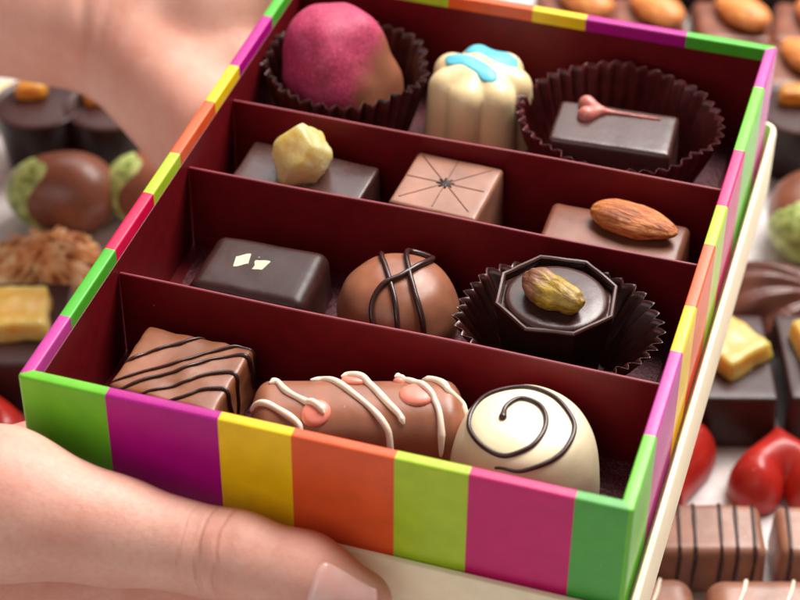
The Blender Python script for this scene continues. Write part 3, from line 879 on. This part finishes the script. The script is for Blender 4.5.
# thumbnail: a curved plate set on the thumb's outer side
V = []; F = []; nu, nv = 18, 16
ax = np.array([1.15, .03, -.24]); ax /= np.linalg.norm(ax); up = np.array([0, .62, .78]); up -= ax * (up @ ax); up /= np.linalg.norm(up); out = np.cross(up, ax); out = out if out[1] < 0 else -out
c0 = np.array([8.85, -2.12, -2.8])
for lay in (0, 1):
    for i in range(nu + 1):
        for j in range(nv + 1):
            u = -1 + 2 * i / nu; v_ = -1 + 2 * j / nv
            uu = u * math.sqrt(1 - .38 * v_ * v_) if u < 0 else u * (1 - .10 * v_ * v_)
            vv = v_ * (1 - .12 * u * u)
            p = c0 + ax * uu * .86 + up * vv * .76
            q, nrm, _, _ = trh.find_nearest(Vector(p + out * .25))
            lift = .07 + .03 * (1 - v_ * v_) + (.05 if u > .85 else 0) - .08 * (abs(v_) > .97 or u < -.97)
            V.append(np.array(q) + np.array(nrm) * (lift if lay == 0 else lift - .08))
n1 = (nu + 1) * (nv + 1)
for i in range(nu):
    for j in range(nv):
        a = i * (nv + 1) + j; F.append((a, a + nv + 1, a + nv + 2, a + 1)); F.append((n1 + a, n1 + a + 1, n1 + a + nv + 2, n1 + a + nv + 1))
B = [i * (nv + 1) for i in range(nu + 1)] + [nu * (nv + 1) + j for j in range(1, nv + 1)] + [i * (nv + 1) + nv for i in reversed(range(nu))] + [j for j in reversed(range(1, nv))]
for k in range(len(B)):
    a, b_ = B[k], B[(k + 1) % len(B)]; F.append((b_, a, a + n1, b_ + n1))
obj('thumbnail', (V, F), M['nail'], hn)

def hand_far(P):
    d = smin(rcone(P, (-24, 23.0, -5.2), (-13, 22.8, -5.0), 3.5, 2.9), rcone(P, (-13, 22.8, -5.0), (-8.6, 22.5, -5.2), 2.9, 2.6), .6)
    palm = None
    for k, (x, y) in enumerate(((2.4, 18.6), (1.6, 17.2), (.6, 16.0), (-.2, 15.1))):
        q = rcone(P, (-7.2 + .3 * k, 23.2 - .8 * k, -5.9), (x, y, -6.75), 1.55, 1.1); palm = q if palm is None else smin(palm, q, .8)
    d = smin(d, palm, 1.1)
    d = smin(d, rcone(P, (-6.8, 21.7, -5.0), (-2.2, 17.7, -5.2), 2.1, 1.55), .8)
    d = smin(d, rcone(P, (-5.6, 22.0, -4.6), (-2.0, 20.2, -4.6), 1.9, 1.6), .9)      # heel of the palm
    thumb = [((-6.6, 22.6, -4.6), (-3.4, 21.9, -3.5), 1.9, 1.85), ((-3.4, 21.9, -3.5), (-.6, 22.0, -2.7), 1.8, 1.25), ((-.6, 22.0, -2.7), (2.6, 22.0, -2.6), 1.15, .98), ((2.6, 22.0, -2.6), (5.3, 21.8, -2.9), .98, .7)]
    for a, b_, r1, r2 in thumb: d = smin(d, rcone(P, a, b_, r1, r2), .7)
    fing = [((2.4, 18.6, -6.75), (6.4, 17.6, -6.5), (8.9, 16.9, -6.35), (10.7, 16.6, -6.25), .98), ((1.6, 17.2, -6.75), (5.9, 15.8, -6.5), (8.6, 14.8, -6.35), (10.6, 14.4, -6.25), .98),
            ((.6, 16.0, -6.75), (5.2, 14.0, -6.5), (7.8, 12.8, -6.35), (9.7, 12.3, -6.25), .92), ((-1.0, 13.6, -6.75), (-.5, 12.7, -6.7), (0.2, 11.6, -6.6), (1.0, 10.4, -6.5), .8)]
    fing[3] = ((-.2, 15.1, -6.75), (2.6, 12.3, -6.6), (.9 + 4, 11.6, -6.5), (6.6, 11.0, -6.4), .78)
    for p0, p1, p2, p3, r in fing:
        q = smin(smin(rcone(P, p0, p1, r * 1.08, r * .96), rcone(P, p1, p2, r * .96, r * .88), .1), rcone(P, p2, p3, r * .88, r * .72), .1)
        d = smin(d, q, .3)
    # creases where the wrist bends and beside the thumb pad
    s = (P[:, 0] + 7.9) * .92 + (P[:, 1] - 20.4) * .2
    d = d + .1 * np.exp(-((s + .12 * np.sin(P[:, 1] * 1.5)) / .22) ** 2) * (P[:, 2] > -5.2) * np.clip((23.5 - P[:, 1]) / 1.5, 0, 1)
    d = d + .05 * np.exp(-((s - .9 + .1 * np.sin(P[:, 1] * 2)) / .12) ** 2) * (P[:, 2] > -5.2)
    return d
hf = thing('hand', 'hand reaching in at the far edge of the box, wrist creased and palm up', 'hand', (-8, 21, -5), 0, 'hands holding the gift box')
obj('hand', relax(nets(hand_far, (-24.5, 9, -10.5), (12, 28, .6), .14), 3), M['skin'], hf)

# ------------------------------------------------------------------ table and chocolates on it
TZ = -14.0
V, F = rbox(400, 400, 3, .5, 4, 2)
tb = obj('tabletop', place((V, F), (0, 40, TZ - 3)), M['table']); tb['kind'] = 'structure'
TR = lambda a=0: YAW + a

def base_of(name, label, x, y, rot, grp): return thing(name, label, 'chocolate', (x, y, TZ), TR(rot), grp)
def P_(o, name, vf, mat, **kw): return obj(name, vf, mat, o, local=True, **kw)

# dark cups with a glazed nut
g = 'round dark cups on the table'
def dark_cup(label, x, y, rot):
    t = base_of('cup_bonbon', label, x, y, rot, g)
    pr = [(.01, 0), (1.2, 0), (1.3, .08), (1.62, 2.3), (1.63, 2.43), (1.57, 2.48), (1.46, 2.46), (1.36, 2.38), (.8, 2.41), (.01, 2.43)]
    v_, f_ = lathe(pr, 48); mi = [1 if min(v_[k][2] for k in f) > 2.3 else 0 for f in f_]
    P_(t, 'chocolate_cup', (v_, f_, mi), [M['black'], M['dark_bg']], sharp=40)  # top faces take a lighter chocolate, painting in the sheen
    return t
A = dark_cup('round dark chocolate cup with an orange glazed nut, below the far wrist', -12.65, 25.35, 0)
o = P_(A, 'glazed_nut', chunk(1.15, .85, .6, 9, .2), M['nut_bg']); o.location = (-.25, .45, 2.4)
B_ = dup(A, (-10.0, 26.05, TZ), TR(.4), 'round dark chocolate cup half hidden behind the far hand', g)
C2 = dup(A, (15.0, 33.75, TZ), TR(-.2), 'round dark chocolate cup with a yellow nut, near the far right box corner', g)
for x, y, lb in ((5.6, 44.3, 'dark chocolate cup at the top edge behind the leftmost almond blocks'), (9.3, 44.9, 'dark chocolate cup at the top edge in the middle of the almond row'),
                 (12.9, 45.6, 'dark chocolate cup at the top edge beyond the box corner'), (16.2, 45.4, 'dark chocolate cup in the top right corner behind the almonds')):
    dup(B_, (x, y, TZ), TR(.1 * x), lb, g)
# pale bonbons beside them
g2 = 'pale white chocolates on the table'
def pale(label, x, y, rot):
    t = base_of('white_bonbon', label, x, y, rot, g2)
    P_(t, 'coating', displaced(rbox(2.3, 1.7, 1.5, .45, 8, 4, .1), .08, .8, x), M['white']); return t
pale('cream white bonbon at the left edge beneath the far wrist', -15.4, 27.0, .3)
pale('cream white bonbon behind the dark cup right of the box', 15.6, 36.4, -.2)

# truffles with green brushed ends
g = 'green tipped milk truffles on the table'
t = base_of('truffle', 'egg shaped milk truffle with a green tip, left of the box below the dark cups', -10.15, 21.85, 0, g)
def egg(P): return smin(ell(P, (0, 0, 1.25), (1.85, 1.35, 1.3)), ell(P, (.4, 0, 1.2), (1.35, 1.4, 1.25)), .3)
b = relax(nets(lambda P: np.maximum(egg(P), -(P[:, 2] - .02)), (-2.3, -2, -.2), (2.3, 2, 2.9), .11), 2)
P_(t, 'coating', b, M['milk_dark'])
cap = relax(nets(lambda P: np.maximum(np.maximum(egg(P) - .03, -(P[:, 2] - .06)), P[:, 0] + .62 + .25 * np.sin(P[:, 1] * 3) - .3 * np.cos(P[:, 2] * 2)), (-2.4, -2, -.2), (0, 2, 2.9), .08), 2)
P_(t, 'green_tip', cap, M['greencap'])
dup(t, (-6.85, 23.0, TZ), TR(-.25), 'green tipped milk truffle mostly covered by the left box edge', g)
dup(t, (16.3, 28.75, TZ), TR(1.2), 'green tipped milk truffle at the right edge of the photo', g)

# almond flake cluster
t = thing('florentine', 'crisp golden cluster of caramelised almond flakes left of the box', 'sweet', (-9.2, 18.2, TZ), TR())
P_(t, 'cluster', displaced(place(lathe([(.01, 0), (1.5, 0), (1.62, .2), (1.5, .6), (1.1, 1.0), (.5, 1.2), (.01, 1.25)], 40)), .12, 1.2, 3), M['flakes'])
parts = []
for k in range(84):
    a = rng.random() * 2 * PI; r = 1.6 * math.sqrt(rng.random()); z = .5 + .95 * (1 - (r / 1.8) ** 2)
    fl = lathe([(.01, -.05), (.5, -.04), (.58, 0), (.5, .04), (.01, .05)], 16)
    fl[0][:, 1] *= .4; fl[0][:, 2] += .35 * fl[0][:, 1] ** 2
    parts.append(place(fl, (r * math.cos(a), r * math.sin(a), z), a + (rng.random() - .5) * .9, (rng.random() - .5) * 2.2, .35 + (rng.random() - .5) * .6, .95 + .35 * rng.random()))
o = P_(t, 'almond_flakes', join(*parts), M['flakes'])
# fluted dark shell
t = thing('shell_bonbon', 'fluted dark chocolate shell with an orange tip, right of the lid', 'chocolate', (15.6, 24.2, TZ), TR(-.15))
def shellf(P):
    a = np.arctan2(P[:, 1], P[:, 0] - 1.9); q = P.copy()
    r = 1 + .0 * a
    d = ell(P, (0, 0, .3), (2.0, 1.6, 1.35))
    return np.maximum(d + .13 * np.cos(a * 17) * np.clip((1.9 - P[:, 0]) / 1.5, 0, 1), -(P[:, 2] - .02))
P_(t, 'coating', relax(nets(shellf, (-2.3, -1.9, -.2), (2.4, 1.9, 1.9), .075), 1), M['shellbrown'])
P_(t, 'orange_tip', relax(nets(lambda P: np.maximum(np.maximum(ell(P, (0, 0, .3), (2.06, 1.66, 1.41)), -(P[:, 2] - .03)), ell(P, (1.6, -.45, .6), (.75, .75, .9))), (.4, -1.7, -.2), (2.5, 1.0, 1.9), .07), 2), M['shelltip'])

# dark blocks with candied peel
g = 'dark blocks with candied peel on the table'
t = base_of('peel_bonbon', 'dark chocolate block with yellow candied peel left of the box', -8.0, 13.9, 0, g)
P_(t, 'coating', displaced(rbox(2.75, 4.1, 1.95, .12, 12, 4, .04), .02, .8, 4), M['dark_bg'])
o = P_(t, 'candied_peel', chunk(1.9, 2.1, .7, 14, .12), M['ginger_bg']); o.location = (.0, .1, 1.93); o.rotation_euler = (0, 0, .1)
for x, y, a, lb in ((14.85, 19.4, .0, 'dark chocolate block with yellow candied peel just right of the lid edge'), (17.95, 20.4, .0, 'dark chocolate block with yellow candied peel cut by the right photo edge')):
    d = dup(t, (x, y, TZ), TR(a), lb, g)
    [c for c in d.children if c.name.startswith('candied')][0].rotation_euler = (0, 0, .7 if x < 16 else .15)

# hearts
g = 'glossy red heart chocolates on the table'
t = thing('heart_chocolate', 'glossy red chocolate heart seen whole right of the lid', 'chocolate', (17.3, 16.3, TZ), TR(PI), g)
HT = np.linspace(0, 2 * PI, 220, endpoint=False)
HC = np.stack([1.72 * np.sin(HT) ** 3, (13 * np.cos(HT) - 5 * np.cos(2 * HT) - 2 * np.cos(3 * HT) - np.cos(4 * HT)) / 8.2 + .2], 1)
def heart(P):
    q = P[:, :2]; out = np.empty(len(P))
    for i in range(0, len(P), 20000):
        k = q[i:i + 20000]; a = HC - k[:, None]; b2 = np.roll(HC, -1, 0) - k[:, None]
        wn = np.arctan2(a[..., 0] * b2[..., 1] - a[..., 1] * b2[..., 0], (a * b2).sum(-1)).sum(1)
        dd = np.sqrt((a ** 2).sum(-1)).min(1); out[i:i + 20000] = np.where(np.abs(wn) > PI, -dd, dd)
    return np.maximum(np.hypot(np.maximum(0, 1 + out / 1.15), (P[:, 2] - .3) / 1.35) - 1, -(P[:, 2] - .02))
hb = relax(nets(heart, (-2.1, -2.3, -.2), (2.1, 2.2, 2.0), .1), 2)
obj('coating', hb, M['red'], t, local=True)
dup(t, (13.85, 15.3, TZ), TR(.15), 'glossy red chocolate heart half hidden by the lid edge', g)
dup(t, (-7.9, 10.4, TZ), TR(PI), 'glossy red chocolate heart peeking out at left above the thumb', g)

# striped sticks
g = 'striped milk sticks on the table'
t = base_of('striped_stick', 'milk chocolate stick with dark cross stripes right of the lid, below the red hearts', 15.6, 11.75, 0, g)
b = displaced(rbox(3.5, 2.1, 1.75, .3, 14, 5, .05), .03, .8, 8)
P_(t, 'coating', b, M['milk_pink']); tr = bvh(b)
for i, x in enumerate((-1.45, -.85, -.4, .35, .8, 1.3)):
    p = [(x, -1.1, .3), (x + .02, -1.0, 1.2), (x + .03, -.8, 1.7), (x + .08, 0, 1.76), (x + .12, .8, 1.7), (x + .12, 1.05, 1.2)]
    P_(t, 'drizzle', tube(drape(tr, p, .06), wob(.055, i + 60)), M['line'])
dup(t, (19.4, 12.85, TZ), TR(.0), 'striped milk chocolate stick cut by the right photo edge', g)
# logs with a white line
g = 'milk logs with white drizzle on the table'
t = base_of('log_bonbon', 'milk chocolate log with a white line at the bottom right corner', 17.9, 9.7, 0, g)
b = displaced(rbox(3.6, 1.9, 1.6, .6, 14, 6), .03, .8, 5)
P_(t, 'coating', b, M['milk_pink']); tr = bvh(b)
for i, x in enumerate((-.9, .5)):
    p = [(x - .5, -1.0, .4), (x - .4, -.9, 1.1), (x, -.2, 1.6), (x + .35, .7, 1.3), (x + .4, .95, .7)]
    P_(t, 'drizzle', tube(drape(tr, p, .07), wob(.065, i + 70)), M['whitedrizzle'])
dup(t, (14.15, 8.55, TZ), TR(.05), 'milk chocolate log with a white line tucked under the lid corner', g)

# almond-topped milk blocks along the far edge
g = 'almond topped milk chocolates on the table'
t = base_of('almond_bonbon', 'milk block with an orange almond behind the far box edge, centre of the visible row', 7.9, 39.9, 0, g)
P_(t, 'coating', displaced(rbox(3.1, 3.3, 1.6, .35, 10, 5, .08), .05, .8, 6), M['milk_dark'])
V, F = kernel(2.75, 1.75, 1.25, 22, .5, .02)
o = P_(t, 'almond', (V, F), M['almond_bg']); o.location = (.3, .0, 2.0); o.rotation_euler = (.1, .1, 2.2)
for x, y, a, lb in ((4.95, 39.6, .1, 'milk block with an orange almond, leftmost behind the far box edge'),
                    (11.3, 40.7, .0, 'milk block with a large orange almond beyond the far right box corner'),
                    (14.4, 41.4, -.2, 'milk block with an almond in the top right corner of the photo'),
                    (14.35, 38.2, -.1, 'almond topped milk block nearest the right edge, behind the dark cup')):
    dup(t, (x, y, TZ), TR(a), lb, g)

for o in bpy.data.objects:                # the table is laid tightly
    k = {'truffle': 1.12, 'florentine': 1.15, 'peel_bonbon': 1.08, 'shell_bonbon': 1.15, 'striped_stick': 1.05, 'almond_bonbon': 1.06, 'cup_bonbon': 1.06, 'heart_chocolate': 1.02}.get(o.name.split('.')[0])
    if o.parent is None and k and o.location.z < TZ + .5: o.scale = (k, k, k)
# ------------------------------------------------------------------ to metres
done = set()
for o in bpy.data.objects:
    o.location = o.location * S
    if o.type == 'MESH' and o.data.name not in done:
        done.add(o.data.name); o.data.transform(Matrix.Scale(S, 4))

# ------------------------------------------------------------------ camera and light
cam = bpy.data.cameras.new('Camera'); co = bpy.data.objects.new('Camera', cam); C.objects.link(co)
co.rotation_mode = 'XYZ'
Rm = Matrix.Rotation(.29358, 3, 'Z') @ Matrix.Rotation(.87727, 3, 'X') @ Matrix.Rotation(.009374, 3, 'Z')
co.matrix_world = Matrix.Translation(Vector((19.2943, -32.6190, 32.8184)) * S) @ Rm.to_4x4()
cam.sensor_width = 36; cam.sensor_fit = 'HORIZONTAL'; cam.lens = 2059.17 / 800 * 36
cam.clip_start = .02; cam.clip_end = 50
cam.dof.use_dof = True; cam.dof.focus_distance = .525; cam.dof.aperture_fstop = 14.0; cam.dof.aperture_blades = 9
bpy.context.scene.camera = co

def area(name, loc, aim, size, power, col=(1, 1, 1)):
    l = bpy.data.lights.new(name, 'AREA'); l.shape = 'RECTANGLE'; l.size, l.size_y = size; l.energy = power; l.color = col
    o = bpy.data.objects.new(name, l); C.objects.link(o); o.location = Vector(loc) * S
    o.rotation_euler = (Vector(aim) * S - o.location).to_track_quat('-Z', 'Y').to_euler(); return o
area('softbox_key', (34, 70, 88), (8, 10, -4), (.7, .6), 23.5, (1, .97, .93))
area('softbox_back', (2, 90, 68), (8, 12, -4), (1.1, .7), 7.2, (1, .98, .96))
area('softbox_front', (-12, -68, 48), (7, 4, -3), (.8, .8), 2.9, (1, .97, .95))
w = bpy.data.worlds.new('World'); bpy.context.scene.world = w; w.use_nodes = True
w.node_tree.nodes['Background'].inputs[0].default_value = (.95, .95, 1, 1); w.node_tree.nodes['Background'].inputs[1].default_value = .05
vs = bpy.context.scene.view_settings
bpy.context.scene.display_settings.display_device = 'sRGB'
vs.view_transform = 'Standard'; vs.look = 'None'; vs.exposure = .04; vs.gamma = 1; vs.use_curve_mapping = False
